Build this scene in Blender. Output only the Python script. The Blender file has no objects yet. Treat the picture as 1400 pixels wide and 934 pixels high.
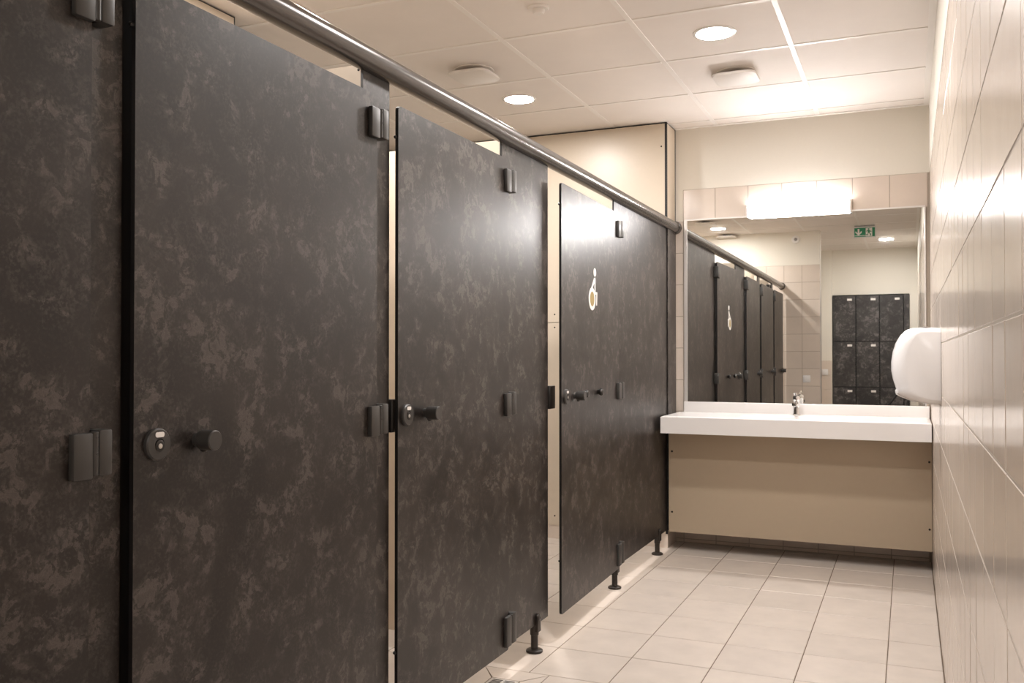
import bpy, bmesh, math, random
from mathutils import Matrix, Vector

random.seed(7)
R = math.radians
SC = bpy.context.scene
COL = SC.collection

# ------------------------------------------------------------------ camera, world, exposure
CAM_Z = 1.1743
cam = bpy.data.cameras.new('camera')
cam.sensor_width = 36.0
cam.lens = 1245.0 / 1400.0 * 36.0
cam.shift_y = 3.14 / 1400.0
cam.clip_start = 0.02
camo = bpy.data.objects.new('camera', cam)
COL.objects.link(camo)
camo.location = (0, 0, CAM_Z)
camo.rotation_euler = (math.pi / 2 + 0.013, 0, 0.41067)
SC.camera = camo

world = bpy.data.worlds.new('world')
SC.world = world
world.use_nodes = True
world.node_tree.nodes['Background'].inputs[0].default_value = (0.9, 0.85, 0.8, 1)
world.node_tree.nodes['Background'].inputs[1].default_value = 0.05

DOWNLIGHT = 395.0
MIRROR_LAMP = 105.0
SC.view_settings.view_transform = 'Standard'
SC.view_settings.look = 'None'
SC.view_settings.gamma = 1.0
SC.view_settings.use_curve_mapping = False
SC.view_settings.exposure = 0.0
SC.cycles.max_bounces = 14
SC.cycles.diffuse_bounces = 8
SC.cycles.glossy_bounces = 8
SC.cycles.sample_clamp_indirect = 5.0
SC.cycles.use_denoising = True

# ------------------------------------------------------------------ room measures
CEIL = 2.611
XR = 0.1152          # right wall tile face
YB = 5.707           # back wall tile face
XS = -1.356          # front face of the fixed cubicle panels
XD = -1.334          # front face of the doors
YW = 0.408           # tiled cross wall the cubicle row starts from
YL = -1.70           # locker plane
XL = -3.40
TILE0 = 0.0225       # height of the lowest wall-tile joint
TTOP = TILE0 + 0.2 * 11

# ------------------------------------------------------------------ materials
def new_mat(name):
    m = bpy.data.materials.new(name)
    m.use_nodes = True
    nt = m.node_tree
    return m, nt, nt.nodes['Principled BSDF']

def node(nt, kind, **kw):
    n = nt.nodes.new(kind)
    for k, v in kw.items():
        if k in n.inputs.keys():
            n.inputs[k].default_value = v
        else:
            setattr(n, k, v)
    return n

def mixc(nt, fac, a, b, blend='MIX'):
    n = nt.nodes.new('ShaderNodeMix')
    n.data_type = 'RGBA'
    n.blend_type = blend
    for i, v in ((0, fac), (6, a), (7, b)):
        if isinstance(v, bpy.types.NodeSocket):
            nt.links.new(v, n.inputs[i])
        elif i == 0:
            n.inputs[i].default_value = v
        else:
            n.inputs[i].default_value = (*v, 1)
    return n.outputs[2]

def maprange(nt, v, a, b, c=0.0, d=1.0, smooth=True):
    n = nt.nodes.new('ShaderNodeMapRange')
    if smooth:
        n.interpolation_type = 'SMOOTHSTEP'
    nt.links.new(v, n.inputs[0])
    for i, x in zip((1, 2, 3, 4), (a, b, c, d)):
        n.inputs[i].default_value = x
    return n.outputs[0]

def math_n(nt, op, a, b):
    n = nt.nodes.new('ShaderNodeMath')
    n.operation = op
    for i, v in ((0, a), (1, b)):
        if isinstance(v, bpy.types.NodeSocket):
            nt.links.new(v, n.inputs[i])
        else:
            n.inputs[i].default_value = v
    return n.outputs[0]

def obj_coords(nt, spread=30.0):
    tc = nt.nodes.new('ShaderNodeTexCoord')
    oi = nt.nodes.new('ShaderNodeObjectInfo')
    sc = math_n(nt, 'MULTIPLY', oi.outputs['Random'], spread)
    add = nt.nodes.new('ShaderNodeVectorMath')
    add.operation = 'ADD'
    nt.links.new(tc.outputs['Object'], add.inputs[0])
    nt.links.new(sc, add.inputs[1])
    return add.outputs[0], oi.outputs['Random']

def noise(nt, vec, scale, detail=4, rough=0.5, dist=0.0):
    n = nt.nodes.new('ShaderNodeTexNoise')
    n.inputs['Scale'].default_value = scale
    n.inputs['Detail'].default_value = detail
    n.inputs['Roughness'].default_value = rough
    n.inputs['Distortion'].default_value = dist
    nt.links.new(vec, n.inputs['Vector'])
    return n.outputs[0]

def bump(nt, bsdf, h, strength, distance=0.001):
    b = nt.nodes.new('ShaderNodeBump')
    b.inputs['Strength'].default_value = strength
    b.inputs['Distance'].default_value = distance
    nt.links.new(h, b.inputs['Height'])
    nt.links.new(b.outputs[0], bsdf.inputs['Normal'])

def plain(name, col, rough=0.5, metal=0.0, spec=0.5, grain=0.04, scale=40.0, bmp=0.0):
    m, nt, b = new_mat(name)
    vec, rnd = obj_coords(nt)
    n = noise(nt, vec, scale, 4)
    dark = tuple(c * (1 - grain) for c in col)
    lite = tuple(min(1, c * (1 + grain)) for c in col)
    nt.links.new(mixc(nt, n, dark, lite), b.inputs['Base Color'])
    b.inputs['Roughness'].default_value = rough
    b.inputs['Metallic'].default_value = metal
    b.inputs['Specular IOR Level'].default_value = spec
    if bmp:
        bump(nt, b, n, bmp)
    return m

def tiled(name, col, rough, var=0.05, wave=0.0, cloud=0.05):
    m, nt, b = new_mat(name)
    vec, rnd = obj_coords(nt)
    c1 = noise(nt, vec, 7, 5, 0.6)
    v = maprange(nt, rnd, 0, 1, 1 - var, 1 + var, False)
    k = maprange(nt, c1, 0.3, 0.7, 1 - cloud, 1 + cloud, False)
    f = math_n(nt, 'MULTIPLY', v, k)
    n = nt.nodes.new('ShaderNodeVectorMath')
    n.operation = 'SCALE'
    n.inputs[0].default_value = col
    nt.links.new(f, n.inputs['Scale'])
    nt.links.new(n.outputs[0], b.inputs['Base Color'])
    b.inputs['Roughness'].default_value = rough
    if wave:
        w = noise(nt, vec, 9, 2)
        bump(nt, b, w, wave, 0.004)
    return m

def laminate(name, dark, mid, light, rough=0.33, k=1.0, spec=0.5):
    m, nt, b = new_mat(name)
    vec, rnd = obj_coords(nt)
    cloud = noise(nt, vec, 4.0 * k, 4, 0.55, 0.5)
    rag = noise(nt, vec, 10.5 * k, 14, 0.70, 0.45)
    lace = noise(nt, vec, 30 * k, 10, 0.66, 0.8)
    fine = noise(nt, vec, 150 * k, 4, 0.7)
    grit = noise(nt, vec, 420 * k, 2, 0.6)
    base = mixc(nt, maprange(nt, cloud, 0.34, 0.66), dark, mid)
    base = mixc(nt, maprange(nt, fine, 0.44, 0.72, 0, 0.5), base, tuple(c * 1.7 for c in mid))
    s = math_n(nt, 'ADD', math_n(nt, 'MULTIPLY', rag, 0.76), math_n(nt, 'MULTIPLY', cloud, 0.24))
    soft = maprange(nt, s, 0.43, 0.57)
    pores = maprange(nt, math_n(nt, 'ADD', math_n(nt, 'MULTIPLY', fine, 0.45), math_n(nt, 'MULTIPLY', lace, 0.55)), 0.45, 0.54, 0.02, 1.0)
    soft = math_n(nt, 'MULTIPLY', soft, pores)
    e = math_n(nt, 'ADD', math_n(nt, 'MULTIPLY', s, 0.60), math_n(nt, 'MULTIPLY', lace, 0.40))
    crisp = maprange(nt, e, 0.532, 0.556)
    crisp = math_n(nt, 'MULTIPLY', crisp, maprange(nt, e, 0.56, 0.60, 1.0, 0.35))
    crisp = math_n(nt, 'MULTIPLY', crisp, maprange(nt, grit, 0.38, 0.60, 0.40, 0.95))
    crisp = math_n(nt, 'MULTIPLY', crisp, maprange(nt, s, 0.49, 0.56, 0.0, 1.0))
    col = mixc(nt, soft, base, tuple(c * 0.52 for c in light))
    col = mixc(nt, crisp, col, light)
    nt.links.new(col, b.inputs['Base Color'])
    nt.links.new(maprange(nt, fine, 0.3, 0.7, rough - 0.02, rough + 0.05, False), b.inputs['Roughness'])
    b.inputs['Specular IOR Level'].default_value = spec
    bump(nt, b, fine, 0.04, 0.0005)
    return m

def emitter(name, col, strength):
    m = bpy.data.materials.new(name)
    m.use_nodes = True
    nt = m.node_tree
    nt.nodes.clear()
    e = nt.nodes.new('ShaderNodeEmission')
    e.inputs[0].default_value = (*col, 1)
    e.inputs[1].default_value = strength
    o = nt.nodes.new('ShaderNodeOutputMaterial')
    nt.links.new(e.outputs[0], o.inputs[0])
    return m

M = {}
M['laminate'] = laminate('dark_stone_laminate', (0.0080, 0.0056, 0.0045), (0.020, 0.0152, 0.0130), (0.094, 0.080, 0.072), 0.375, 1.0, 0.5)
M['locker_laminate'] = laminate('locker_laminate', (0.018, 0.016, 0.016), (0.040, 0.037, 0.036), (0.17, 0.155, 0.15), 0.4, 0.9)
M['core'] = plain('black_laminate_core', (0.008, 0.007, 0.007), 0.45)
M['cream_panel'] = plain('cream_laminate', (0.62, 0.535, 0.43), 0.35, grain=0.02)
M['apron'] = plain('tan_laminate', (0.45, 0.365, 0.265), 0.35, grain=0.02)
M['paint'] = plain('cream_wall_paint', (0.77, 0.735, 0.66), 0.6, grain=0.015, scale=90, bmp=0.05)
M['wall_tile'] = tiled('beige_glazed_tile', (0.67, 0.585, 0.51), 0.17, 0.035, 0.22, 0.03)
M['grout'] = plain('beige_grout', (0.40, 0.335, 0.275), 0.85, grain=0.1, scale=200)
M['wall_grout'] = plain('pale_grout', (0.40, 0.345, 0.285), 0.85, grain=0.1, scale=200)
M['floor_tile'] = tiled('sandy_floor_tile', (0.625, 0.558, 0.497), 0.36, 0.035, 0.0, 0.07)
M['floor_grout'] = plain('brown_floor_grout', (0.15, 0.108, 0.075), 0.9, grain=0.15, scale=150)
M['ceiling_tile'] = tiled('white_ceiling_tile', (0.78, 0.725, 0.68), 0.75, 0.012, 0.0, 0.015)
M['ceiling_grid'] = plain('white_grid_bar', (0.80, 0.76, 0.72), 0.4, grain=0.01)
M['ceiling_void'] = plain('ceiling_shadow_gap', (0.10, 0.085, 0.07), 0.9)
M['steel_rail'] = plain('dark_satin_tube', (0.115, 0.106, 0.10), 0.24, 0.75, grain=0.05)
M['hinge'] = plain('dark_grey_hinge', (0.052, 0.049, 0.046), 0.42, 0.15)
M['black'] = plain('black_plastic', (0.014, 0.012, 0.011), 0.28)
M['foot'] = plain('dark_brown_foot', (0.030, 0.024, 0.020), 0.30, 0.3)
M['chrome'] = plain('chrome', (0.80, 0.80, 0.80), 0.07, 1.0, grain=0.0)
M['screw'] = plain('pale_screw', (0.60, 0.58, 0.55), 0.3, 0.8)
M['dark_screw'] = plain('dark_screw', (0.03, 0.025, 0.02), 0.4, 0.4)
M['white_solid'] = plain('white_mineral_top', (0.82, 0.80, 0.785), 0.22, grain=0.01)
M['white_plastic'] = plain('white_plastic', (0.80, 0.785, 0.78), 0.2, grain=0.01)
M['grey_plastic'] = plain('grey_plastic', (0.30, 0.29, 0.28), 0.3)
M['white_matt'] = plain('white_matt', (0.75, 0.71, 0.67), 0.5, grain=0.01)
M['vinyl'] = plain('white_vinyl', (0.85, 0.83, 0.80), 0.4, grain=0.01)
M['brass'] = plain('brass_vinyl', (0.33, 0.24, 0.075), 0.35)
M['alu'] = plain('pale_aluminium', (0.70, 0.67, 0.64), 0.3, 0.4)
M['green'] = plain('exit_green', (0.0, 0.22, 0.09), 0.4)
M['tripod'] = plain('tripod_black', (0.012, 0.012, 0.013), 0.35)
M['opal'] = emitter('downlight_glow', (1.0, 0.953, 0.925), DOWNLIGHT)
M['tube_glow'] = emitter('mirror_lamp_glow', (1.0, 0.965, 0.955), MIRROR_LAMP)
m, nt, b = new_mat('mirror_glass')
b.inputs['Base Color'].default_value = (0.86, 0.87, 0.85, 1)
b.inputs['Metallic'].default_value = 1.0
b.inputs['Roughness'].default_value = 0.012
M['mirror'] = m

# ------------------------------------------------------------------ geometry helpers
def link(name, data, parent=None):
    o = bpy.data.objects.new(name, data)
    COL.objects.link(o)
    if parent is not None:
        o.parent = parent
    return o

def finish(bm, name, mat, smooth=True):
    me = bpy.data.meshes.new(name)
    bmesh.ops.recalc_face_normals(bm, faces=bm.faces[:])
    bm.to_mesh(me)
    bm.free()
    if smooth:
        me.shade_smooth()
        me.set_sharp_from_angle(angle=R(38))
    mats = mat if isinstance(mat, (list, tuple)) else [mat]
    for x in mats:
        me.materials.append(M[x])
    return me

def obj(name, bm, mat, parent=None, smooth=True, loc=None):
    o = link(name, finish(bm, name, mat, smooth), parent)
    if loc is not None:
        o.location = loc
    return o

def nb():
    return bmesh.new()

def box(bm, x0, x1, y0, y1, z0, z1, bev=0.0, seg=2, mi=0):
    vs = [bm.verts.new(p) for p in ((x0, y0, z0), (x1, y0, z0), (x1, y1, z0), (x0, y1, z0), (x0, y0, z1), (x1, y0, z1), (x1, y1, z1), (x0, y1, z1))]
    fs = [bm.faces.new([vs[i] for i in f]) for f in ((3, 2, 1, 0), (4, 5, 6, 7), (0, 1, 5, 4), (1, 2, 6, 5), (2, 3, 7, 6), (3, 0, 4, 7))]
    for f in fs:
        f.material_index = mi
    if bev > 0:
        es = list({e for f in fs for e in f.edges})
        r = bmesh.ops.bevel(bm, geom=es, offset=bev, segments=seg, profile=0.5, affect='EDGES')
        for f in r['faces']:
            f.material_index = mi
    return bm

def basis(axis):
    a = Vector(axis).normalized()
    t = Vector((0, 0, 1)) if abs(a.z) < 0.9 else Vector((1, 0, 0))
    u = a.cross(t).normalized()
    return u, a.cross(u), a

def lathe(bm, origin, axis, prof, n=28, mi=0):
    u, v, a = basis(axis)
    o = Vector(origin)
    rings = []
    for r, h in prof:
        if r <= 1e-6:
            rings.append([bm.verts.new(o + a * h)])
        else:
            rings.append([bm.verts.new(o + a * h + (u * math.cos(2 * math.pi * i / n) + v * math.sin(2 * math.pi * i / n)) * r) for i in range(n)])
    fs = []
    for p, q in zip(rings, rings[1:]):
        for i in range(n):
            j = (i + 1) % n
            if len(p) == 1 and len(q) == 1:
                continue
            if len(p) == 1:
                fs.append(bm.faces.new((p[0], q[j], q[i])))
            elif len(q) == 1:
                fs.append(bm.faces.new((p[i], p[j], q[0])))
            else:
                fs.append(bm.faces.new((p[i], p[j], q[j], q[i])))
    if len(rings[0]) > 1:
        fs.append(bm.faces.new(rings[0]))
    if len(rings[-1]) > 1:
        fs.append(bm.faces.new(rings[-1][::-1]))
    for f in fs:
        f.material_index = mi
    return bm

def cyl(bm, p0, p1, r, n=24, c=0.0, mi=0):
    a = Vector(p1) - Vector(p0)
    L = a.length
    if c > 0:
        prof = [(r - c, 0), (r, c), (r, L - c), (r - c, L)]
    else:
        prof = [(r, 0), (r, L)]
    return lathe(bm, p0, a, prof, n, mi)

def prism(bm, pts, vec, mi=0, bev=0.0, seg=2):
    vec = Vector(vec)
    a = [bm.verts.new(Vector(p)) for p in pts]
    c = [bm.verts.new(Vector(p) + vec) for p in pts]
    n = len(pts)
    caps = [bm.faces.new(a[::-1]), bm.faces.new(c)]
    sides = [bm.faces.new((a[i], a[(i + 1) % n], c[(i + 1) % n], c[i])) for i in range(n)]
    for f in caps + sides:
        f.material_index = mi
    if bev > 0:
        es = list({e for f in caps for e in f.edges})
        bmesh.ops.bevel(bm, geom=es, offset=bev, segments=seg, profile=0.5, affect='EDGES')
    return caps, sides

def rrect(u0, u1, v0, v1, r, n=5):
    r4 = r if isinstance(r, (list, tuple)) else (r, r, r, r)   # corners: u1v1, u0v1, u0v0, u1v0
    out = []
    for (cu, cv, a0), rr in zip(((u1, v1, 0), (u0, v1, 90), (u0, v0, 180), (u1, v0, 270)), r4):
        su = -1 if cu == u1 else 1
        sv = -1 if cv == v1 else 1
        if rr <= 0:
            out.append((cu, cv))
            continue
        for i in range(n + 1):
            t = R(a0 + 90 * i / n)
            out.append((cu + su * rr + rr * math.cos(t), cv + sv * rr + rr * math.sin(t)))
    return out

def panel_x(bm, y0, y1, z0, z1, xf, t, r=0.0, edge_mi=1):
    """upright board in a plane of constant x: face colour on both sides, dark core on the edges"""
    pts = [(xf - t, y, z) for y, z in rrect(y0, y1, z0, z1, r)] if r else [(xf - t, y0, z0), (xf - t, y1, z0), (xf - t, y1, z1), (xf - t, y0, z1)]
    caps, sides = prism(bm, pts, (t, 0, 0))
    for f in sides:
        f.material_index = edge_mi
    return bm

def panel_y(bm, x0, x1, z0, z1, yf, t, r=0.0, edge_mi=1):
    """upright board in a plane of constant y; yf is the face towards the camera"""
    uv = rrect(x0, x1, z0, z1, r) if r else [(x0, z0), (x1, z0), (x1, z1), (x0, z1)]
    caps, sides = prism(bm, [(x, yf, z) for x, z in uv], (0, t, 0))
    for f in sides:
        f.material_index = edge_mi
    return bm

def disc_pts(cy, cz, r, n=32, ry=None):
    return [(cy + (ry or r) * math.cos(2 * math.pi * i / n), cz + r * math.sin(2 * math.pi * i / n)) for i in range(n)]

def thing(name, label, cat, loc=(0, 0, 0), group=None, rot=None):
    o = bpy.data.objects.new(name, None)
    o.empty_display_size = 0.05
    COL.objects.link(o)
    o.location = loc
    if rot is not None:
        o.rotation_euler = rot
    o['label'] = label
    o['category'] = cat
    if group:
        o['group'] = group
    return o

def struct(o, label=None, cat=None):
    o['kind'] = 'structure'
    if label:
        o['label'] = label
    if cat:
        o['category'] = cat
    return o

def copy_tree(o, parent=None):
    c = o.copy()
    COL.objects.link(c)
    c.parent = parent
    for ch in list(o.children):
        copy_tree(ch, c)
    return c

# tiles: one shared mesh per size, chamfered rim, face up (+z)
_tm = {}
def tile_mesh(w, h, t, mat, ch=0.0016):
    key = (round(w, 4), round(h, 4), round(t, 4), mat)
    if key not in _tm:
        bm = nb()
        def ring(a, z):
            return [bm.verts.new(p) for p in ((-w / 2 + a, -h / 2 + a, z), (w / 2 - a, -h / 2 + a, z), (w / 2 - a, h / 2 - a, z), (-w / 2 + a, h / 2 - a, z))]
        r0, r1, r2 = ring(0, -t), ring(0, -ch), ring(ch, 0)
        for p, q in ((r0, r1), (r1, r2)):
            for i in range(4):
                j = (i + 1) % 4
                bm.faces.new((p[i], p[j], q[j], q[i]))
        bm.faces.new(r2)
        bm.faces.new(r0[::-1])
        _tm[key] = finish(bm, 'tile', mat, smooth=False)
    return _tm[key]

def frame_matrix(ex, ey, ez, loc):
    m = Matrix((ex, ey, ez)).transposed().to_4x4()
    m.translation = Vector(loc)
    return m

WALLS = {  # local x, local y, normal
    'floor': ((1, 0, 0), (0, 1, 0), (0, 0, 1)),
    'right': ((0, -1, 0), (0, 0, 1), (-1, 0, 0)),   # faces -x
    'left': ((0, 1, 0), (0, 0, 1), (1, 0, 0)),      # faces +x
    'back': ((1, 0, 0), (0, 0, 1), (0, -1, 0)),     # faces -y
    'front': ((-1, 0, 0), (0, 0, 1), (0, 1, 0)),    # faces +y
    'ceiling': ((1, 0, 0), (0, -1, 0), (0, 0, -1)),
}
def put_tile(name, parent, side, w, h, t, mat, loc, tilt=0.0):
    o = link(name, tile_mesh(w, h, t, mat), parent)
    ex, ey, ez = WALLS[side]
    m = frame_matrix(ex, ey, ez, loc)
    if tilt:
        m = m @ Matrix.Rotation(R(random.gauss(0, tilt)), 4, 'X') @ Matrix.Rotation(R(random.gauss(0, tilt)), 4, 'Y')
    o.matrix_local = m
    return o

def spans(a, b, first, step):
    """cut [a, b] at first + k*step"""
    k = math.floor((a - first) / step)
    out = []
    while True:
        lo = max(a, first + k * step)
        hi = min(b, first + (k + 1) * step)
        if lo >= b - 1e-6:
            break
        if hi - lo > 0.012:
            out.append((lo, hi))
        k += 1
    return out

# ------------------------------------------------------------------ floor
bm = nb()
box(bm, XL - 0.1, XR + 0.12, -2.4, YB + 0.12, -0.12, -0.002)
floor = struct(obj('floor', bm, 'floor_grout', smooth=False), 'sandy beige square floor tiles with thin brown joints', 'floor')
FA, FB = 0.3039, 0.3126
def cut_tile(pts):
    b_ = nb(); prism(b_, [(x, y, -0.008) for x, y in pts], (0, 0, 0.008)); obj('floor_tile', b_, 'floor_tile', floor, False)
CX, CY, CH, DH, GJ = -1.345, 2.978, 0.130, 0.056, 0.0018
for x0, x1 in spans(-2.62, XR - 0.002, -0.6894, FA):
    for y0, y1 in spans(YW, YB, 3.4469, FB):
        if y0 < CY < y1 and x0 < CX + CH and x1 > CX - CH:      # tiles cut round the floor drain
            lo, hi = y0 + 0.0026, y1 - 0.0026
            for a, c in ((x0, min(x1, CX - CH)), (max(x0, CX + CH), x1)):
                if c - a > 0.01:
                    cut_tile([(a + GJ, lo), (c - GJ, lo), (c - GJ, hi), (a + GJ, hi)])
            if x0 < CX < x1:
                L_, R_ = CX - CH, CX + CH
                dl, dr, db, dt = CX - DH, CX + DH, CY - DH, CY + DH
                g = GJ * 1.3
                cut_tile([(L_ + g, hi), (dl + g, dt + GJ), (dr - g, dt + GJ), (R_ - g, hi)])
                cut_tile([(L_ + g, lo), (R_ - g, lo), (dr - g, db - GJ), (dl + g, db - GJ)])
                cut_tile([(L_ + GJ, hi - g), (L_ + GJ, lo + g), (dl - GJ, db + g), (dl - GJ, dt - g)])
                cut_tile([(R_ - GJ, hi - g), (dr + GJ, dt - g), (dr + GJ, db + g), (R_ - GJ, lo + g)])
            continue
        put_tile('floor_tile', floor, 'floor', x1 - x0 - 0.0034, y1 - y0 - 0.0052, 0.008, 'floor_tile', ((x0 + x1) / 2, (y0 + y1) / 2, 0), 0.03)
for x0, x1 in spans(-1.75, XR - 0.002, -0.6894, FA):
    for y0, y1 in spans(YL, YW, 3.4469, FB):
        put_tile('floor_tile', floor, 'floor', x1 - x0 - 0.0034, y1 - y0 - 0.0052, 0.008, 'floor_tile', ((x0 + x1) / 2, (y0 + y1) / 2, 0), 0.03)

# ------------------------------------------------------------------ ceiling
bm = nb()
box(bm, XL - 0.1, XR + 0.12, -2.4, YB + 0.12, CEIL + 0.006, CEIL + 0.12)
ceiling = struct(obj('ceiling', bm, 'ceiling_void', smooth=False), 'white suspended ceiling of square panels in a slim metal grid', 'ceiling')
GX, GY, GS = -1.6903, 3.7641, 0.6
xs_ = spans(XL, XR - 0.02, GX, GS)
ys_ = spans(-2.3, YB - 0.02, GY, GS)
for x0, x1 in xs_:
    for y0, y1 in ys_:
        put_tile('ceiling_panel', ceiling, 'ceiling', x1 - x0 - 0.012, y1 - y0 - 0.012, 0.012, 'ceiling_tile', ((x0 + x1) / 2, (y0 + y1) / 2, CEIL), 0.02)
def bar(x0, x1, y0, y1, z=CEIL):
    bm = nb()
    box(bm, x0, x1, y0, y1, z - 0.0025, z + 0.004, 0.0008, 1)
    obj('grid_bar', bm, 'ceiling_grid', ceiling, False)
for x0, x1 in xs_[1:]:
    bar(x0 - 0.012, x0 + 0.012, -2.3, YB)
for y0, y1 in ys_[1:]:
    for a, c in xs_:
        bar(a + 0.0125, c - 0.0125, y0 - 0.012, y0 + 0.012, CEIL - 0.0003)
bm = nb(); box(bm, XL, XR + 0.02, YB - 0.030, YB + 0.02, CEIL - 0.004, CEIL + 0.004); obj('edge_trim', bm, 'ceiling_grid', ceiling, False)
bm = nb(); box(bm, XR - 0.030, XR + 0.02, -2.3, YB - 0.0305, CEIL - 0.004, CEIL + 0.004); obj('edge_trim', bm, 'ceiling_grid', ceiling, False)

# ------------------------------------------------------------------ right wall
TG = 0.0034
bm = nb()
box(bm, XR + 0.001, XR + 0.12, -2.4, YB + 0.12, -0.05, TTOP)
wall_right = struct(obj('wall_right', bm, 'wall_grout', smooth=False), 'long wall of glossy beige square tiles running to the mirror', 'wall')
bm = nb(); box(bm, XR - 0.001, XR + 0.12, -2.4, YB + 0.12, TTOP, CEIL + 0.1); obj('painted_top', bm, 'paint', wall_right, False)
zr = spans(0.0, TTOP, TILE0, 0.2)
for y0, y1 in spans(0.741, YB, 0.141, 0.2):
    for z0, z1 in zr:
        put_tile('wall_tile', wall_right, 'right', y1 - y0 - TG, z1 - z0 - TG, 0.007, 'wall_tile', (XR, (y0 + y1) / 2, (z0 + z1) / 2), 0.10)
bm = nb()
for y0, y1 in spans(-2.3, 0.741, 0.141, 0.2):
    for z0, z1 in zr:
        box(bm, XR, XR + 0.007, y0 + TG / 2, y1 - TG / 2, z0 + TG / 2, z1 - TG / 2)
o = obj('tile_field', bm, 'wall_tile', wall_right, False); o['kind'] = 'stuff'

# ------------------------------------------------------------------ back wall
BT0, BTS = -1.3035, 0.2012
bm = nb()
box(bm, XS - 0.6, XR + 0.12, YB + 0.001, YB + 0.12, -0.05, TTOP)
wall_back = struct(obj('wall_back', bm, 'wall_grout', smooth=False), 'end wall above the washbasin with cream paint over one tile row', 'wall')
bm = nb(); box(bm, XS - 0.6, XR + 0.12, YB + 0.0005, YB + 0.12, TTOP, CEIL + 0.1); obj('painted_top', bm, 'paint', wall_back, False)
bm = nb(); box(bm, XS - 0.1, BT0 - 0.001, YB, YB + 0.1, TTOP - 0.2, TTOP); obj('painted_edge', bm, 'paint', wall_back, False)
for x0, x1 in spans(BT0, XR - 0.002, BT0, BTS):
    for z0, z1 in zr:
        if z0 > 2.0 or z0 < 0.95:
            put_tile('wall_tile', wall_back, 'back', x1 - x0 - TG, z1 - z0 - TG, 0.007, 'wall_tile', ((x0 + x1) / 2, YB, (z0 + z1) / 2), 0.06)
for z0, z1 in zr:
    if z0 < 2.0:
        put_tile('wall_tile', wall_back, 'back', 0.05, z1 - z0 - TG, 0.007, 'wall_tile', (BT0 - 0.0262, YB, (z0 + z1) / 2), 0.06)

# ------------------------------------------------------------------ cross wall behind the camera (seen in the mirror)
XE = -0.927
bm = nb()
box(bm, XL, XE, YW - 0.12, YW - 0.001, -0.05, TTOP)
wall_front = struct(obj('wall_front', bm, 'wall_grout', smooth=False), 'cream and tiled cross wall where the cubicle row ends, seen in mirror', 'wall')
bm = nb(); box(bm, XL, XE + 0.001, YW - 0.121, YW, TTOP, CEIL + 0.1); obj('painted_top', bm, 'paint', wall_front, False)
for x0, x1 in spans(-2.62, XE, XE, 0.2):
    for z0, z1 in zr:
        put_tile('wall_tile', wall_front, 'front', x1 - x0 - TG, z1 - z0 - TG, 0.007, 'wall_tile', ((x0 + x1) / 2, YW, (z0 + z1) / 2), 0.06)
bm = nb(); box(bm, XE - 0.002, XE + 0.003, YW - 0.118, YW + 0.001, 0, TTOP, 0.001, 1); obj('corner_trim', bm, 'alu', wall_front, False)

# passage end: narrow wall beside the lockers, wall over them, far side wall
bm = nb()
box(bm, -1.80, -0.952, YL - 0.6, YL, -0.05, CEIL + 0.1)
wall_passage = struct(obj('wall_passage', bm, 'paint', smooth=False), 'narrow painted wall beside the lockers with low tiled dado, in mirror', 'wall')
for x0, x1 in spans(-1.75, -0.955, -0.955, 0.2):
    for z0, z1 in spans(0, 1.108, 0.108, 0.2):
        put_tile('wall_tile', wall_passage, 'front', x1 - x0 - TG, z1 - z0 - TG, 0.007, 'wall_tile', ((x0 + x1) / 2, YL + 0.006, (z0 + z1) / 2), 0.05)
bm = nb(); box(bm, -0.952, XR + 0.12, YL - 0.62, YL - 0.50, -0.05, CEIL + 0.1)
box(bm, -0.952, XR + 0.12, YL - 0.5, YL - 0.09, 2.0, CEIL + 0.1)
box(bm, 0.016, XR + 0.12, YL - 0.5, YL - 0.025, -0.05, 2.0)
struct(obj('wall_lockers', bm, 'paint', smooth=False), 'cream painted wall above the dark lockers, reflected in mirror', 'wall')
bm = nb(); box(bm, -1.85, -1.75, YL - 0.6, YW - 0.121, -0.05, CEIL + 0.1)
struct(obj('wall_side', bm, 'paint', smooth=False), 'cream painted side wall of the passage to the lockers', 'wall')

# ------------------------------------------------------------------ walls behind the cubicles
XP = -2.61
bm = nb(); box(bm, XL, XP - 0.014, YW, 3.03, -0.05, CEIL + 0.1)
wall_left = struct(obj('wall_left', bm, 'paint', smooth=False), 'beige panelled service wall at the back of the cubicles', 'wall')
for y0, y1 in ((YW + 0.003, 1.215), (1.221, 2.19), (2.196, 3.046)):
    bm = nb(); panel_x(bm, y0, y1, 0.02, CEIL - 0.008, XP, 0.013)
    obj('panel', bm, ['cream_panel', 'core'], wall_left, False)
bm = nb(); box(bm, XP - 0.012, XP - 0.001, YW, 3.046, CEIL - 0.008, CEIL - 0.003); obj('shadow_gap', bm, 'core', wall_left, False)
bm = nb(); box(bm, XP - 0.3, XP - 0.0005, 3.0462, 3.0535, 0.0, CEIL - 0.002); obj('panel_edge', bm, 'core', wall_left, False)
bm = nb(); box(bm, XL - 0.1, XL, 2.9, YB, -0.05, CEIL + 0.1)
struct(obj('wall_stall', bm, 'paint', smooth=False), 'cream painted far side wall of the accessible cubicle', 'wall')

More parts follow.
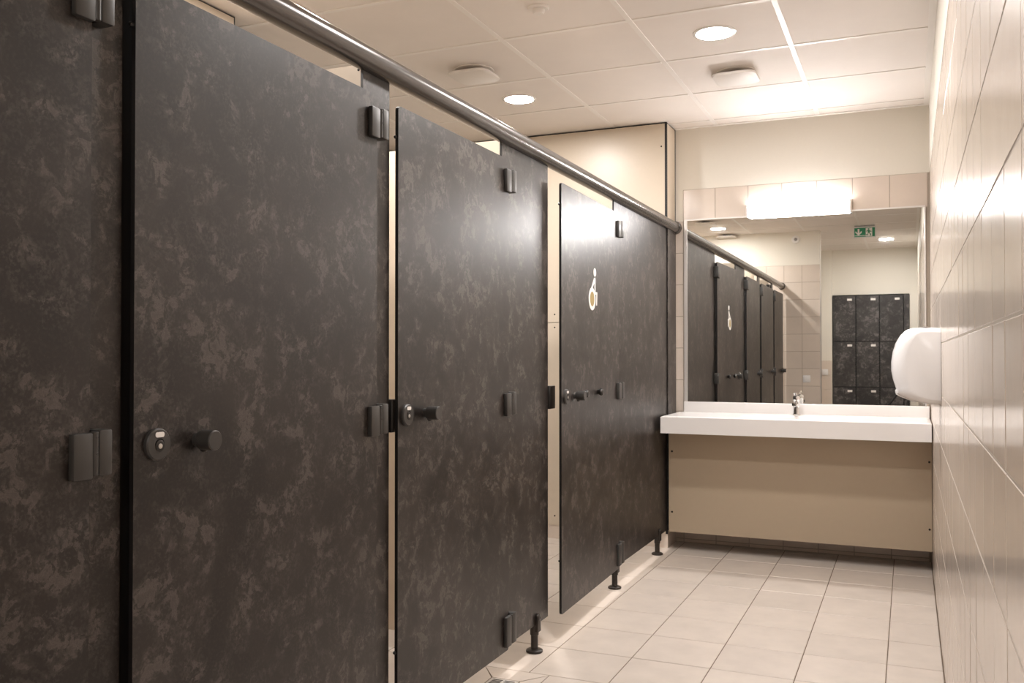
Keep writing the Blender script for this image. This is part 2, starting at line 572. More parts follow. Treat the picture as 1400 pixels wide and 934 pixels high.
# boxed service shaft in the far corner
YS_ = 5.489
XSH = XS + 0.003
bm = nb(); box(bm, XL, XSH - 0.012, YS_ + 0.014, YB + 0.1, -0.05, CEIL + 0.1)
wall_shaft = struct(obj('wall_shaft', bm, 'cream_panel', smooth=False), 'tall cream boxed shaft with black panel edges in the far corner', 'wall')
for z0, z1 in ((0.085, 1.386), (1.390, CEIL - 0.009)):
    bm = nb(); panel_y(bm, XL, XSH - 0.0135, z0, z1, YS_, 0.013); o = obj('front_panel', bm, ['cream_panel', 'core'], wall_shaft, False)
    for x in (XSH - 0.035, -2.09, -2.9):
        for z in (z0 + 0.06 if z0 < 1 else z0 + 0.05, z1 - (0.03 if z0 < 1 else 0.14)):
            b2 = nb(); lathe(b2, (x, YS_, z), (0, -1, 0), [(0.005, 0), (0.005, 0.001), (0.003, 0.0025)], 10); obj('screw', b2, 'dark_screw', o)
bm = nb(); box(bm, XSH - 0.0135, XSH - 0.0005, YS_ - 0.0005, YS_ + 0.010, 0.085, CEIL - 0.002); obj('panel_edge', bm, 'core', wall_shaft, False)
bm = nb(); panel_x(bm, YS_ + 0.0102, YB - 0.0125, 0.085, CEIL - 0.009, XSH, 0.012); obj('side_panel', bm, ['cream_panel', 'core'], wall_shaft, False)
bm = nb(); box(bm, XL, XSH - 0.001, YS_ + 0.001, YS_ + 0.012, CEIL - 0.009, CEIL - 0.003); obj('shadow_gap', bm, 'core', wall_shaft, False)
bm = nb(); box(bm, XSH - 0.012, XSH - 0.001, YS_ + 0.012, YB - 0.0125, CEIL - 0.009, CEIL - 0.003); obj('shadow_gap', bm, 'core', wall_shaft, False)
bm = nb(); box(bm, XSH - 0.010, XSH + 0.0015, YB - 0.012, YB, 0.085, CEIL - 0.002); obj('shadow_gap', bm, 'core', wall_shaft, False)
bm = nb(); box(bm, XL, XSH, YS_ + 0.004, YB - 0.001, 0, 0.085); obj('tiled_plinth', bm, 'wall_tile', wall_shaft, False)

XRL, ZRL, RRL = -1.352, 1.984, 0.0335
# ------------------------------------------------------------------ cubicle hardware (shared meshes, door faces +x)
def hinge_meshes(h):
    bm = nb(); box(bm, 0.0, 0.015, -0.048, -0.006, -h / 2 - 0.004, h / 2 - 0.004, 0.0035, 2)
    leaf1 = finish(bm, 'hinge_leaf', 'hinge')
    bm = nb(); box(bm, -0.0215, 0.017, 0.005, 0.034, -h / 2, h / 2, 0.0035, 2)
    leaf2 = finish(bm, 'hinge_leaf', 'hinge')
    bm = nb(); cyl(bm, (0.009, 0, -h / 2 + 0.001), (0.009, 0, h / 2 - 0.003), 0.0075, 16, 0.001)
    for z in (h / 2 - 0.012, 0.0):
        lathe(bm, (0.0162, 0.0, z), (1, 0, 0), [(0.003, 0), (0.002, 0.0012)], 8)
    pin = finish(bm, 'hinge_pin', 'hinge')
    return leaf1, leaf2, pin
HINGE = {'std': hinge_meshes(0.082), 'low': hinge_meshes(0.108)}
bm = nb()
lathe(bm, (0, 0, 0), (1, 0, 0), [(0.031, 0), (0.031, 0.007), (0.0285, 0.010), (0.012, 0.0105), (0.011, 0.008)], 36)
ROSE = finish(bm, 'lock_rose', 'hinge')
bm = nb(); prism(bm, [(0.0104, y, z) for y, z in rrect(-0.011, 0.011, 0.014, 0.024, 0.004)], (0.001, 0, 0))
WINDOW = finish(bm, 'lock_window', 'vinyl')
bm = nb(); lathe(bm, (0.006, 0, -0.003), (1, 0, 0), [(0.0115, 0), (0.0115, 0.0052), (0.0095, 0.006), (0.006, 0.0058)], 24); lathe(bm, (0.0105, 0, -0.003), (1, 0, 0), [(0.0055, 0), (0.005, 0.0022), (0.003, 0.0026)], 16, mi=1)
CORE = finish(bm, 'lock_core', ['black', 'screw'])
bm = nb()
lathe(bm, (0, 0, 0), (1, 0, 0), [(0.014, 0), (0.014, 0.010), (0.0185, 0.012), (0.0205, 0.016), (0.0205, 0.048), (0.0185, 0.050), (0.0, 0.050)], 32)
lathe(bm, (0.012, 0.004, -0.017), (1, 0, 0), [(0.008, 0), (0.009, 0.006), (0.006, 0.012), (0, 0.014)], 12)
KNOB = finish(bm, 'knob', 'hinge')
bm = nb(); lathe(bm, (0, 0, 0), (1, 0, 0), [(0.011, 0), (0.012, 0.006), (0.017, 0.012), (0.018, 0.018), (0.014, 0.026), (0, 0.030)], 24)
STUD = finish(bm, 'coat_stud', 'black')
bm = nb(); lathe(bm, (0, 0, 0), (0, -1, 0), [(0.005, -0.002), (0.005, 0.003), (0.003, 0.006), (0, 0.0065)], 12)
BUMPER = finish(bm, 'bumper', 'black')
# foot: stem, sleeve, floor plate, clip
bm = nb(); lathe(bm, (0, 0, 0), (0, 0, 1), [(0.032, 0), (0.034, 0.003), (0.033, 0.009), (0.026, 0.013), (0.016, 0.015)], 32)
FOOT_PLATE = finish(bm, 'floor_plate', 'foot')
bm = nb(); cyl(bm, (0, 0, 0.012), (0, 0, 0.085), 0.0145, 24)
FOOT_STEM = finish(bm, 'stem', 'foot')
bm = nb(); cyl(bm, (0, 0, 0.068), (0, 0, 0.108), 0.0175, 24, 0.001)
FOOT_SLEEVE = finish(bm, 'sleeve', 'foot')
bm = nb(); prism(bm, [(0.010, y, z) for y, z in rrect(-0.016, 0.016, 0.082, 0.152, (0.015, 0.015, 0.002, 0.002))], (0.0115, 0, 0), bev=0.002)
lathe(bm, (0.0215, 0, 0.136), (1, 0, 0), [(0.009, 0), (0.008, 0.002), (0.005, 0.002), (0.004, 0.0005)], 16)
FOOT_CLIP = finish(bm, 'clip', 'foot')

def fixed_panel(th, y0, y1, feet):
    bm = nb(); panel_x(bm, y0, y1, 0.110, ZRL - RRL + 0.0015, XS, 0.008)
    p = obj('fixed_panel', bm, ['laminate', 'core'], th, False)
    p.matrix_parent_inverse = th.matrix_world.inverted()
    for yf in feet:
        f = link('foot', FOOT_STEM, th)
        f.location = (XS - 0.008, yf - th.location.y, 0) if False else Vector((XS - 0.010, yf, 0)) - th.location
        for nme, me in (('floor_plate', FOOT_PLATE), ('sleeve', FOOT_SLEEVE), ('clip', FOOT_CLIP)):
            link(nme, me, f)
    return p

def cubicle(label, dy0, dy1, px0, px1, feet, part_y, ajar=0.0, extra=None, lock_off=0.055, knob_off=0.165):
    th = thing('toilet_cubicle', label, 'cubicle', (XS, (dy0 + px1) / 2, 0), 'toilet cubicles in the dark row')
    bpy.context.view_layer.update()
    # door: origin on its hinge line, local y runs back towards the lock
    w = dy1 - dy0
    bm = nb(); panel_x(bm, -w, 0, 0.110, 1.890, 0.0, 0.010, (0.022, 0.014, 0.012, 0.012))
    d = obj('door', bm, ['laminate', 'core'], th, False)
    d.location = Vector((XD, dy1, 0)) - th.location
    d.rotation_euler = (0, 0, R(ajar))
    def on_door(name, me, y, z, x=0.0):
        o = link(name, me, d)
        o.location = (x, y, z)
        return o
    on_door('lock_rose', ROSE, -w + lock_off, 1.003)
    on_door('lock_window', WINDOW, -w + lock_off, 1.003)
    on_door('lock_core', CORE, -w + lock_off, 1.003)
    on_door('knob', KNOB, -w + knob_off, 1.003)
    for z in (1.80, 0.33):
        on_door('bumper', BUMPER, -w, z, -0.009)
    fixed_panel(th, px0, px1, feet)
    bm = nb(); box(bm, XS + 0.0003, XD - 0.0103, px0 + 0.001, px0 + 0.007, 0.112, 1.884, 0.001, 1)  # black filler added to darken the hinge gap and block leaking light
    o = obj('hinge_gap_blackout', bm, 'black', th, False); o.location = -th.location
    for z, k in ((1.812, 'std'), (1.001, 'std'), (0.186, 'low')):
        l1, l2, pn = HINGE[k]
        h = link('hinge', pn, th)
        h.location = Vector((XD, dy1 + 0.002, z)) - th.location
        for me in (l1, l2):
            link('hinge_leaf', me, h)
    if part_y:
        bm = nb(); panel_y(bm, XP + 0.004, XS - 0.042, 0.075, 2.0, part_y, 0.013)
        p = obj('side_panel', bm, ['cream_panel', 'core'], th, False)
        p.location = -th.location
        b2 = nb(); lathe(b2, (XS - 0.07, part_y, 1.985), (0, -1, 0), [(0.004, 0), (0.004, 0.001), (0.002, 0.002)], 10)
        obj('screw', b2, 'dark_screw', p)
    return th, d

def strike(th, y0, y1):
    """latch keeper on the neighbouring panel edge"""
    bm = nb(); box(bm, XS - 0.050, XS + 0.009, y0, y1, 0.955, 1.05, 0.003, 2)
    o = obj('latch_keeper', bm, 'black', th); o.location = -th.location

c0, d0 = cubicle('first dark stone-effect toilet cubicle, cut off by the picture edge, hinges at its far side', 0.445, 1.185, 1.155, 1.274, (1.215,), 1.20)
c1, d1 = cubicle('nearest cubicle shown whole, wide mottled dark door with round lock and knob at near edge', 1.285, 2.136, 2.10, 2.237, (2.16,), 2.185)
c2, d2 = cubicle('middle dark toilet cubicle with plain door, lacking the wheelchair emblem, before the accessible one', 2.250, 3.034, 3.02, 3.482, (3.36,), 3.17, lock_off=0.045, knob_off=0.155)
c3, d3 = cubicle('accessible dark toilet cubicle with white wheelchair emblem on its slightly open door beside the washbasin', 3.520, 4.412, 4.398, 5.486, (4.435, 5.285), None, ajar=1.5, lock_off=0.05, knob_off=0.17)
strike(c2, 2.238, 2.262)
strike(c3, 3.483, 3.545)
bm = nb(); box(bm, XS - 0.040, XS - 0.0085, 1.235, 1.36, 0.110, 1.94, 0.002, 1)  # black strip added behind the lock-side gap so that it stays dark
o = obj('gap_blackout_strip', bm, 'black', c1); o.location = -c1.location
bm = nb(); panel_x(bm, 5.4868, 5.694, 0.110, ZRL - RRL + 0.0015, XS + 0.008, 0.0048)
o = obj('closing_strip', bm, ['laminate', 'laminate'], c3, False); o.location = -c3.location
w3 = 4.412 - 3.520
for y in (-w3 + 0.29, -w3 + 0.52):
    o = link('coat_stud', STUD, d3); o.location = (0, y, 1.006)

# wheelchair emblem on the accessible door
def decal(name, polys, mat, t=0.0012, lift=0.0002):
    bm = nb()
    for pts in polys:
        prism(bm, [(lift, y, z) for y, z in pts], (t, 0, 0))
    return obj(name, bm, mat, d3, False)
ec = 3.949 - 4.412
ez = 1.433
ring = nb()
n = 40
for k in range(n):
    a0, a1 = 2 * math.pi * k / n, 2 * math.pi * (k + 1) / n
    q = [(ec + r * math.cos(a), ez + r * math.sin(a)) for r, a in ((0.052, a0), (0.052, a1), (0.034, a1), (0.034, a0))]
    prism(ring, [(0.0002, y, z) for y, z in q], (0.0012, 0, 0))
bmesh.ops.remove_doubles(ring, verts=ring.verts[:], dist=1e-5)
obj('emblem_wheel', ring, 'vinyl', d3, False)
decal('emblem_hub', [disc_pts(ec, ez, 0.034)], 'brass', 0.0008)
decal('emblem_head', [disc_pts(ec + 0.042, 1.557, 0.0195, 28)], 'vinyl')
decal('emblem_body', [
    [(ec + 0.030, 1.530), (ec + 0.046, 1.534), (ec + 0.051, 1.528), (ec + 0.052, 1.455), (ec + 0.040, 1.455), (ec + 0.036, 1.500)],
    [(ec + 0.030, 1.530), (ec + 0.040, 1.515), (ec + 0.004, 1.482), (ec - 0.012, 1.484)],
    [(ec + 0.036, 1.468), (ec + 0.080, 1.468), (ec + 0.080, 1.456), (ec + 0.036, 1.456)],
    [(ec + 0.066, 1.462), (ec + 0.080, 1.466), (ec + 0.075, 1.406), (ec + 0.064, 1.406)],
], 'vinyl', 0.0014)

# ------------------------------------------------------------------ head rail over the cubicles
t = thing('head_rail', 'dark satin tubular rail running along the tops of the cubicles', 'rail', (XRL, YW, ZRL))
bm = nb(); cyl(bm, (0, 0.004, 0), (0, YB - YW - 0.012, 0), RRL, 48); obj('tube', bm, 'steel_rail', t)
for y, s in ((0.001, 1), (YB - YW - 0.001, -1)):
    bm = nb(); lathe(bm, (0, y, 0), (0, s, 0), [(0.041, 0), (0.042, 0.006), (0.040, 0.022), (0.0345, 0.026)], 40); obj('end_cap', bm, 'steel_rail', t)

# ------------------------------------------------------------------ washbasin
SX0, SX1, SY0, SY1 = -1.330, 0.1085, 5.224, YB - 0.002
ZT, ZK = 0.822, 0.722
t = thing('washbasin', 'long white washbasin counter with shallow moulded bowl below the mirror', 'washbasin', ((SX0 + SX1) / 2, (SY0 + SY1) / 2, ZK))
def bowl(x, y):
    cx, cy, hx, hy = -0.62, 5.425, 0.30, 0.135
    dx, dy = abs(x - cx) / hx, abs(y - cy) / hy
    d = (dx ** 3.2 + dy ** 3.2) ** (1 / 3.2)
    s = min(1, max(0, (1.0 - d) / 0.55))
    s = s * s * (3 - 2 * s)
    return -0.095 * s
bm = nb()
NX, NY = 120, 44
yt1 = SY1 - 0.020
grid = []
for j in range(NY + 1):
    y = SY0 + (yt1 - SY0) * j / NY
    row = []
    for i in range(NX + 1):
        x = SX0 + (SX1 - SX0) * i / NX
        e = min(x - SX0, SX1 - x, y - SY0)
        rnd = -0.006 * max(0, 1 - e / 0.008) ** 2
        row.append(bm.verts.new((x, y, ZT + bowl(x, y) + rnd)))
    grid.append(row)
for j in range(NY):
    for i in range(NX):
        bm.faces.new((grid[j][i], grid[j][i + 1], grid[j + 1][i + 1], grid[j + 1][i]))
border = [grid[0][i] for i in range(NX + 1)] + [grid[j][NX] for j in range(1, NY + 1)] + [grid[NY][i] for i in range(NX - 1, -1, -1)] + [grid[j][0] for j in range(NY - 1, 0, -1)]
low = [bm.verts.new((v.co.x, v.co.y, ZK)) for v in border]
for k in range(len(border)):
    q = (k + 1) % len(border)
    bm.faces.new((border[k], low[k], low[q], border[q]))
bm.faces.new(low)
o = obj('counter', bm, 'white_solid', t); o.location = -Vector(t.location)
bm = nb(); box(bm, -1.298, SX1, yt1 + 0.0002, SY1, ZK + 0.02, 0.886, 0.004, 3); o = obj('upstand', bm, 'white_solid', t); o.location = -Vector(t.location)
bm = nb(); lathe(bm, (-0.62, 5.425, ZT - 0.0948), (0, 0, 1), [(0.024, 0), (0.024, 0.002), (0.018, 0.004), (0.016, 0.001)], 24); o = obj('drain', bm, 'chrome', t); o.location = -Vector(t.location)

# tap
FX, FY = -0.607, 5.600
t = thing('faucet', 'small chrome single-lever tap standing on the washbasin', 'faucet', (FX, FY, ZT))
bm = nb(); lathe(bm, (0, 0, 0), (0, 0, 1), [(0.027, 0), (0.027, 0.004), (0.021, 0.008), (0.019, 0.03), (0.019, 0.085), (0.0205, 0.09), (0.0205, 0.098)], 28); obj('body', bm, 'chrome', t)
bm = nb(); prism(bm, [(-0.014, y, z) for y, z in ((0.0, 0.050), (-0.10, 0.066), (-0.122, 0.062), (-0.122, 0.078), (-0.10, 0.084), (0.0, 0.078))], (0.028, 0, 0), bev=0.004); obj('spout', bm, 'chrome', t)
bm = nb(); lathe(bm, (0, 0, 0.098), (0, 0, 1), [(0.0205, 0), (0.0205, 0.010), (0.017, 0.016), (0, 0.0175)], 28); obj('cartridge_cap', bm, 'chrome', t)
bm = nb(); prism(bm, [(-0.009, y, z) for y, z in ((0.016, 0.108), (-0.075, 0.128), (-0.080, 0.134), (-0.070, 0.137), (0.016, 0.118))], (0.018, 0, 0), bev=0.003); obj('lever', bm, 'chrome', t)

# apron panel under the basin
YA = 5.432
t = thing('apron_panel', 'tan apron board with corner screws under the white washbasin', 'panel', (-0.61, YA, 0.115))
t.name = 'basin_apron'
bm = nb(); panel_y(bm, XD + 0.002, 0.1125, 0.113, 0.7215, YA, 0.012); o = obj('board', bm, ['apron', 'core'], t, False); o.location = -Vector(t.location)
for x in (-1.312, 0.100):
    for z in (0.597, 0.233):
        bm = nb(); lathe(bm, (x, YA, z), (0, -1, 0), [(0.006, 0), (0.006, 0.001), (0.003, 0.0025)], 12); o = obj('screw', bm, 'dark_screw', t); o.location = -Vector(t.location)

# ------------------------------------------------------------------ mirror and its lamp
MX0, MX1, MZ0, MZ1 = -1.292, 0.092, 0.887, 2.030
YM = YB - 0.010
t = thing('wall_mirror', 'wide frameless-looking wall mirror above the washbasin reflecting lockers and cubicles', 'mirror', ((MX0 + MX1) / 2, YM, MZ0))
bm = nb(); box(bm, MX0 + 0.004, MX1 - 0.004, YM, YM + 0.005, MZ0, MZ1 - 0.004); o = obj('glass', bm, 'mirror', t, False); o.location = -Vector(t.location)
bm = nb(); box(bm, MX0 - 0.002, MX1, YM - 0.003, YM + 0.007, MZ1 - 0.007, MZ1 + 0.003, 0.001, 1); o = obj('top_frame', bm, 'alu', t, False); o.location = -Vector(t.location)
bm = nb(); box(bm, MX0 - 0.004, MX0 + 0.016, YM - 0.003, YM + 0.007, MZ0, MZ1 - 0.007, 0.001, 1); o = obj('side_frame', bm, 'alu', t, False); o.location = -Vector(t.location)
bm = nb(); box(bm, MX1 - 0.006, MX1 + 0.002, YM - 0.003, YM + 0.007, MZ0, MZ1 - 0.007, 0.001, 1); o = obj('side_frame', bm, 'alu', t, False); o.location = -Vector(t.location)

t = thing('mirror_lamp', 'glowing white bar lamp on the top edge of the mirror', 'lamp', (-0.602, YB - 0.035, 2.05))
bm = nb(); box(bm, -0.29, 0.29, -0.034, 0.026, -0.030, 0.030, 0.006, 3); obj('diffuser', bm, 'tube_glow', t)
bm = nb(); box(bm, -0.29, 0.29, -0.033, 0.012, 0.0305, 0.0345, 0.001, 1); obj('top_cover', bm, 'white_plastic', t)
for s in (-1, 1):
    bm = nb(); box(bm, min(s * 0.2905, s * 0.300), max(s * 0.2905, s * 0.300), -0.037, 0.033, -0.033, 0.040, 0.002, 2); obj('end_cap', bm, 'white_plastic', t)
bm = nb(); box(bm, -0.28, 0.28, 0.0292, 0.034, -0.018, 0.028); obj('back_plate', bm, 'white_plastic', t)

# ------------------------------------------------------------------ towel dispenser on the right wall
DY0, DY1 = 3.862, 4.15
prof = [(0.1145, 1.284), (0.085, 1.2855), (0.045, 1.286), (0.012, 1.284), (-0.010, 1.275), (-0.030, 1.255), (-0.047, 1.225), (-0.058, 1.190), (-0.064, 1.150), (-0.064, 1.115), (-0.058, 1.080), (-0.050, 1.055), (-0.046, 1.040), (-0.044, 1.024), (-0.034, 1.016), (0.000, 1.000), (0.040, 0.989), (0.075, 0.983), (0.1145, 0.981)]
t = thing('towel_dispenser', 'white rounded plastic paper towel dispenser on the tiled wall', 'dispenser', (XR, (DY0 + DY1) / 2, 0.98))
bm = nb()
cs = (0.028, 1.133)
prev = None
def sec(y, k):
    return [bm.verts.new((XR - 0.002 + (x - (XR - 0.002)) * k, y, cs[1] + (z - cs[1]) * (1 - (1 - k) * 0.42))) for x, z in prof]
W_ = DY1 - DY0
secs = []
for f, k in ((0.0, 0.66), (0.008, 0.72), (0.03, 0.80), (0.07, 0.88), (0.13, 0.945), (0.20, 0.98), (0.30, 1.0), (0.70, 1.0), (0.80, 0.98), (0.87, 0.945), (0.93, 0.88), (0.97, 0.80), (0.992, 0.72), (1.0, 0.66)):
    secs.append(sec(DY0 + W_ * f, k))
for a, c in zip(secs, secs[1:]):
    for i in range(len(prof) - 1):
        bm.faces.new((a[i], a[i + 1], c[i + 1], c[i]))
    bm.faces.new((a[-1], a[0], c[0], c[-1]))
bm.faces.new(secs[0]); bm.faces.new(secs[-1][::-1])
o = obj('cover', bm, 'white_plastic', t); o.location = -Vector(t.location)
bm = nb(); box(bm, XR - 0.0035, XR - 0.0002, DY0 + 0.01, DY1 - 0.01, 1.00, 1.268); o = obj('back_plate', bm, 'grey_plastic', t, False); o.location = -Vector(t.location)
bm = nb(); prism(bm, [(-0.046, DY0 + 0.075, 1.040), (-0.050, DY0 + 0.075, 1.034), (-0.047, DY0 + 0.075, 1.020), (-0.034, DY0 + 0.075, 1.012), (0.02, DY0 + 0.075, 0.990), (0.04, DY0 + 0.075, 0.992)], (0, W_ - 0.15, 0), bev=0.0015); o = obj('outlet_lip', bm, 'white_plastic', t); o.location = -Vector(t.location)
bm = nb(); lathe(bm, (0.06, DY0 + 0.05, 1.284), (0, 0, 1), [(0.010, 0), (0.010, 0.003), (0.006, 0.004)], 16); o = obj('key_lock', bm, 'grey_plastic', t); o.location = -Vector(t.location)

# ------------------------------------------------------------------ ceiling fittings
bm = nb(); lathe(bm, (0, 0, 0), (0, 0, -1), [(0.094, 0.0), (0.094, 0.003), (0.088, 0.006), (0.080, 0.0045), (0.080, 0.001)], 48)
D_TRIM = finish(bm, 'trim_ring', 'white_plastic')
bm = nb(); lathe(bm, (0, 0, 0), (0, 0, -1), [(0.0795, 0.0), (0.0795, 0.003), (0.070, 0.0045), (0, 0.0045)], 48)
D_GLOW = finish(bm, 'diffuser', 'opal')
for x, y, lab in (
    (-0.785, 4.058, 'round lit downlight over the corridor in front of the accessible cubicle door'),
    (-1.990, 4.672, 'round lit downlight above the accessible cubicle, seen over the rail'),
    (-1.970, 1.030, 'round lit downlight above the first cubicle, seen only in the mirror'),
    (-0.245, -0.720, 'round lit downlight in the passage before the lockers, seen in mirror'),
    (-1.990, 2.864, 'round lit downlight above the middle cubicle, hidden over the top of the picture'),
    (-0.790, 2.864, 'round lit downlight over the corridor before the middle cubicle, out of the picture top'),
):
    t = thing('downlight', lab, 'light', (x, y, CEIL), 'ceiling downlights')
    link('trim_ring', D_TRIM, t); link('diffuser', D_GLOW, t)

def vent(x, y, lab):
    t = thing('ceiling_vent', lab, 'vent', (x, y, CEIL), 'ceiling air valves')
    bm = nb(); lathe(bm, (0, 0, 0), (0, 0, -1), [(0.10, 0), (0.10, 0.003), (0.075, 0.006), (0.070, 0.004)], 32); obj('collar', bm, 'white_matt', t)
    bm = nb(); cyl(bm, (0, 0, -0.026), (0, 0, -0.002), 0.045, 24); obj('neck', bm, 'core', t)
    bm = nb(); prism(bm, [(a, c, -0.036) for a, c in rrect(-0.108, 0.108, -0.108, 0.108, 0.045, 6)], (0, 0, 0.012), bev=0.004); obj('valve_plate', bm, 'white_matt', t)
vent(-0.795, 4.672, 'white square ceiling air valve between the corridor downlight and the mirror wall')
vent(-2.000, 4.115, 'white square ceiling air valve above the accessible cubicle, behind the rail')
vent(-1.970, 0.480, 'white ceiling air valve by the cross wall, nearest its downlight in the mirror')
vent(-1.985, 1.640, 'white ceiling air valve at the top left edge of the mirror image')

t = thing('smoke_detector', 'small white round ceiling detector at the top of the picture', 'detector', (-1.392, 3.469, CEIL))
bm = nb(); lathe(bm, (0, 0, 0), (0, 0, -1), [(0.045, 0), (0.045, 0.006), (0.040, 0.010), (0.028, 0.010)], 36); obj('base', bm, 'white_matt', t)
bm = nb(); lathe(bm, (0, 0, -0.0102), (0, 0, -1), [(0.026, 0), (0.025, 0.012), (0.020, 0.018), (0, 0.019)], 32); obj('sensor_cap', bm, 'white_matt', t)

# exit sign hanging from the ceiling, faces the mirror
EX, EY = -0.437, 0.650
t = thing('exit_sign', 'green exit sign with down arrow and running figure hanging from the ceiling', 'sign', (EX, EY, 2.535))
bm = nb(); box(bm, -0.115, 0.115, -0.012, 0.012, -0.060, 0.058, 0.003, 2); obj('housing', bm, 'white_plastic', t)
bm = nb(); box(bm, -0.105, 0.105, -0.02, 0.02, 0.064, 0.0755, 0.002, 1); obj('mount', bm, 'grey_plastic', t)
bm = nb(); cyl(bm, (-0.05, 0, 0.0575), (-0.05, 0, 0.0645), 0.006, 10); obj('bracket', bm, 'grey_plastic', t)
bm = nb(); cyl(bm, (0.05, 0, 0.0575), (0.05, 0, 0.0645), 0.006, 10); obj('bracket', bm, 'grey_plastic', t)
bm = nb(); box(bm, -0.106, 0.106, 0.0121, 0.0135, -0.051, 0.049); face = obj('face', bm, 'green', t, False)
def flat(name, polys, mat, y=0.0136):
    bm = nb()
    for p in polys:
        prism(bm, [(a, y, c) for a, c in p], (0, 0.0012, 0))
    return obj(name, bm, mat, face, False)
ax = -0.062
flat('arrow', [[(ax - 0.009, 0.038), (ax + 0.009, 0.038), (ax + 0.009, -0.010), (ax + 0.030, 0.014), (ax + 0.034, -0.002), (ax, -0.036), (ax - 0.034, -0.002), (ax - 0.030, 0.014), (ax - 0.009, -0.010)]], 'vinyl')
flat('floor_line', [[(-0.104, -0.040), (0.012, -0.040), (0.012, -0.034), (-0.104, -0.034)]], 'vinyl')
flat('doorway', [[(0.012, -0.047), (0.078, -0.047), (0.078, 0.045), (0.012, 0.045)]], 'vinyl')
mx = 0.042
flat('running_figure', [
    [(mx + 0.008 * math.cos(a), 0.032 + 0.008 * math.sin(a)) for a in [k * math.pi / 6 for k in range(12)]],
    [(mx - 0.006, 0.022), (mx + 0.014, 0.018), (mx + 0.010, -0.008), (mx - 0.008, -0.006)],
    [(mx - 0.006, 0.020), (mx - 0.026, 0.010), (mx - 0.022, 0.003), (mx - 0.004, 0.012)],
    [(mx + 0.012, 0.018), (mx + 0.030, 0.004), (mx + 0.026, -0.003), (mx + 0.010, 0.008)],
    [(mx - 0.008, -0.004), (mx + 0.002, -0.008), (mx - 0.012, -0.026), (mx - 0.028, -0.026), (mx - 0.028, -0.034), (mx - 0.006, -0.036)],
    [(mx, -0.006), (mx + 0.010, -0.006), (mx + 0.026, -0.026), (mx + 0.020, -0.044), (mx + 0.012, -0.042), (mx + 0.016, -0.026)],
], 'green', 0.0150)

# ------------------------------------------------------------------ wall fittings behind the camera
t = thing('alarm_sounder', 'small white round alarm unit high on the painted cross wall, in mirror', 'alarm', (-1.192, YW, 2.520))
bm = nb(); lathe(bm, (0, 0, 0), (0, 1, 0), [(0.045, 0), (0.045, 0.016), (0.036, 0.026), (0.020, 0.028)], 32); obj('base', bm, 'white_plastic', t)
bm = nb(); lathe(bm, (0, 0.0282, 0), (0, 1, 0), [(0.018, 0), (0.018, 0.008), (0.012, 0.014), (0, 0.015)], 24); obj('lens', bm, 'grey_plastic', t)
def switch(x, y, z, lab):
    t = thing('light_switch', lab, 'switch', (x, y, z), 'wall switches')
    bm = nb(); box(bm, -0.041, 0.041, 0.0003, 0.009, -0.041, 0.041, 0.003, 2); obj('cover_plate', bm, 'white_plastic', t)
    bm = nb(); box(bm, -0.030, 0.030, 0.0092, 0.013, -0.030, 0.030, 0.002, 2); obj('rocker', bm, 'white_plastic', t)
switch(-1.077, YW, 0.907, 'white square switch on the tiled cross wall, seen in the mirror')
switch(-1.045, YL + 0.006, 0.948, 'white square switch on the narrow wall beside the lockers, in mirror')

# lockers
cw = 0.2965
LX = -0.946
def locker(k, lab):
    x0 = LX + cw * k
    t = thing('locker', lab, 'locker', (x0 + cw / 2, YL - 0.25, 0), 'dark lockers in the passage')
    bm = nb(); box(bm, -cw / 2 + 0.001, cw / 2 - 0.001, -0.235, 0.236, 0.0, 1.985); obj('body', bm, 'core', t, False)
    for z0, z1 in ((0.135, 0.745), (0.757, 1.360), (1.372, 1.978)):
        bm = nb(); box(bm, -cw / 2 + 0.007, cw / 2 - 0.007, 0.2365, 0.250, z0, z1, 0.001, 1)
        d = obj('door', bm, 'locker_laminate', t, False)
        bm = nb(); box(bm, cw / 2 - 0.108, cw / 2 - 0.048, 0.2502, 0.2525, z1 - 0.062, z1 - 0.034, 0.001, 1); obj('number_plate', bm, 'vinyl', d, False)
        bm = nb(); lathe(bm, (cw / 2 - 0.03, 0.2502, (z0 + z1) / 2), (0, 1, 0), [(0.011, 0), (0.011, 0.010), (0.008, 0.012)], 16); obj('cam_lock', bm, 'hinge', d)
        for z in (z0 + 0.07, z1 - 0.07):
            bm = nb(); box(bm, -cw / 2 + 0.001, -cw / 2 + 0.007, 0.236, 0.253, z - 0.03, z + 0.03, 0.001, 1); obj('hinge', bm, 'hinge', d, False)
locker(0, 'dark three-door locker column beside the narrow tiled wall, in mirror')
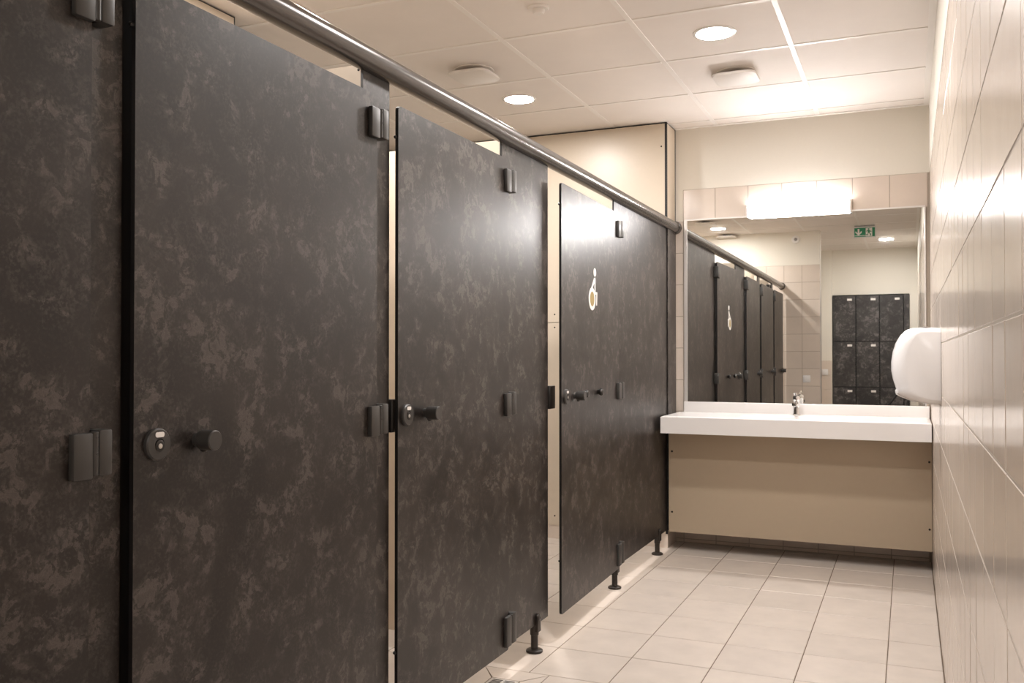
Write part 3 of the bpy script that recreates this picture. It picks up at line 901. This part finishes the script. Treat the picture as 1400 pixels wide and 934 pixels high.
locker(1, 'dark three-door locker column in the middle of the bank, in mirror')
locker(2, 'dark three-door locker column next to the filler strip, in mirror')
t = thing('locker_filler', 'narrow dark filler strip closing the locker bank towards the tiled wall', 'filler strip', (-0.02, YL, 0))
bm = nb(); box(bm, -0.034, 0.034, -0.02, -0.002, 0.0, 1.985, 0.001, 1); obj('strip', bm, 'locker_laminate', t, False)

# photographer's tripod, its leg shows in the mirror
t = thing('tripod', 'black camera tripod whose leg shows in the mirror below the dispenser', 'tripod', (-0.02, 0.0, 0.0))
bm = nb(); cyl(bm, (0, 0, 0.72), (0, 0, 1.03), 0.014, 16); obj('column', bm, 'tripod', t)
bm = nb(); cyl(bm, (0, 0, 1.03), (0, 0, 1.075), 0.028, 20, 0.004); obj('head', bm, 'tripod', t)
bm = nb(); cyl(bm, (0, 0, 0.84), (0, 0, 0.885), 0.030, 20, 0.004); obj('collar', bm, 'tripod', t)
for fx, fy in ((-0.62, 0.10), (0.06, -0.50), (0.05, 0.42)):
    bm = nb()
    a, c = Vector((0.0, 0.0, 0.87)), Vector((fx, fy, 0.012))
    mid = a.lerp(c, 0.5)
    cyl(bm, a, mid, 0.013, 14); l = obj('leg', bm, 'tripod', t)
    bm = nb(); cyl(bm, mid, c, 0.010, 14); obj('lower_tube', bm, 'tripod', l)
    bm = nb(); lathe(bm, (c.x, c.y, 0.0), (0, 0, 1), [(0.012, 0), (0.014, 0.006), (0.010, 0.02)], 14); obj('rubber_foot', bm, 'black', l)

# floor drain beside the accessible cubicle
t = thing('floor_drain', 'small square steel floor drain just outside the middle cubicle', 'drain', (CX, CY, 0.0))
bm = nb(); box(bm, -0.0535, 0.0535, -0.0535, 0.0535, -0.0015, 0.0006, 0.0005, 1); obj('frame', bm, 'alu', t, False)
for k in range(7):
    for s_ in (-1, 1):
        bm = nb(); box(bm, min(s_ * 0.004, s_ * 0.042), max(s_ * 0.004, s_ * 0.042), -0.043 + k * 0.013, -0.037 + k * 0.013, 0.0007, 0.0012); obj('slot', bm, 'core', t, False)
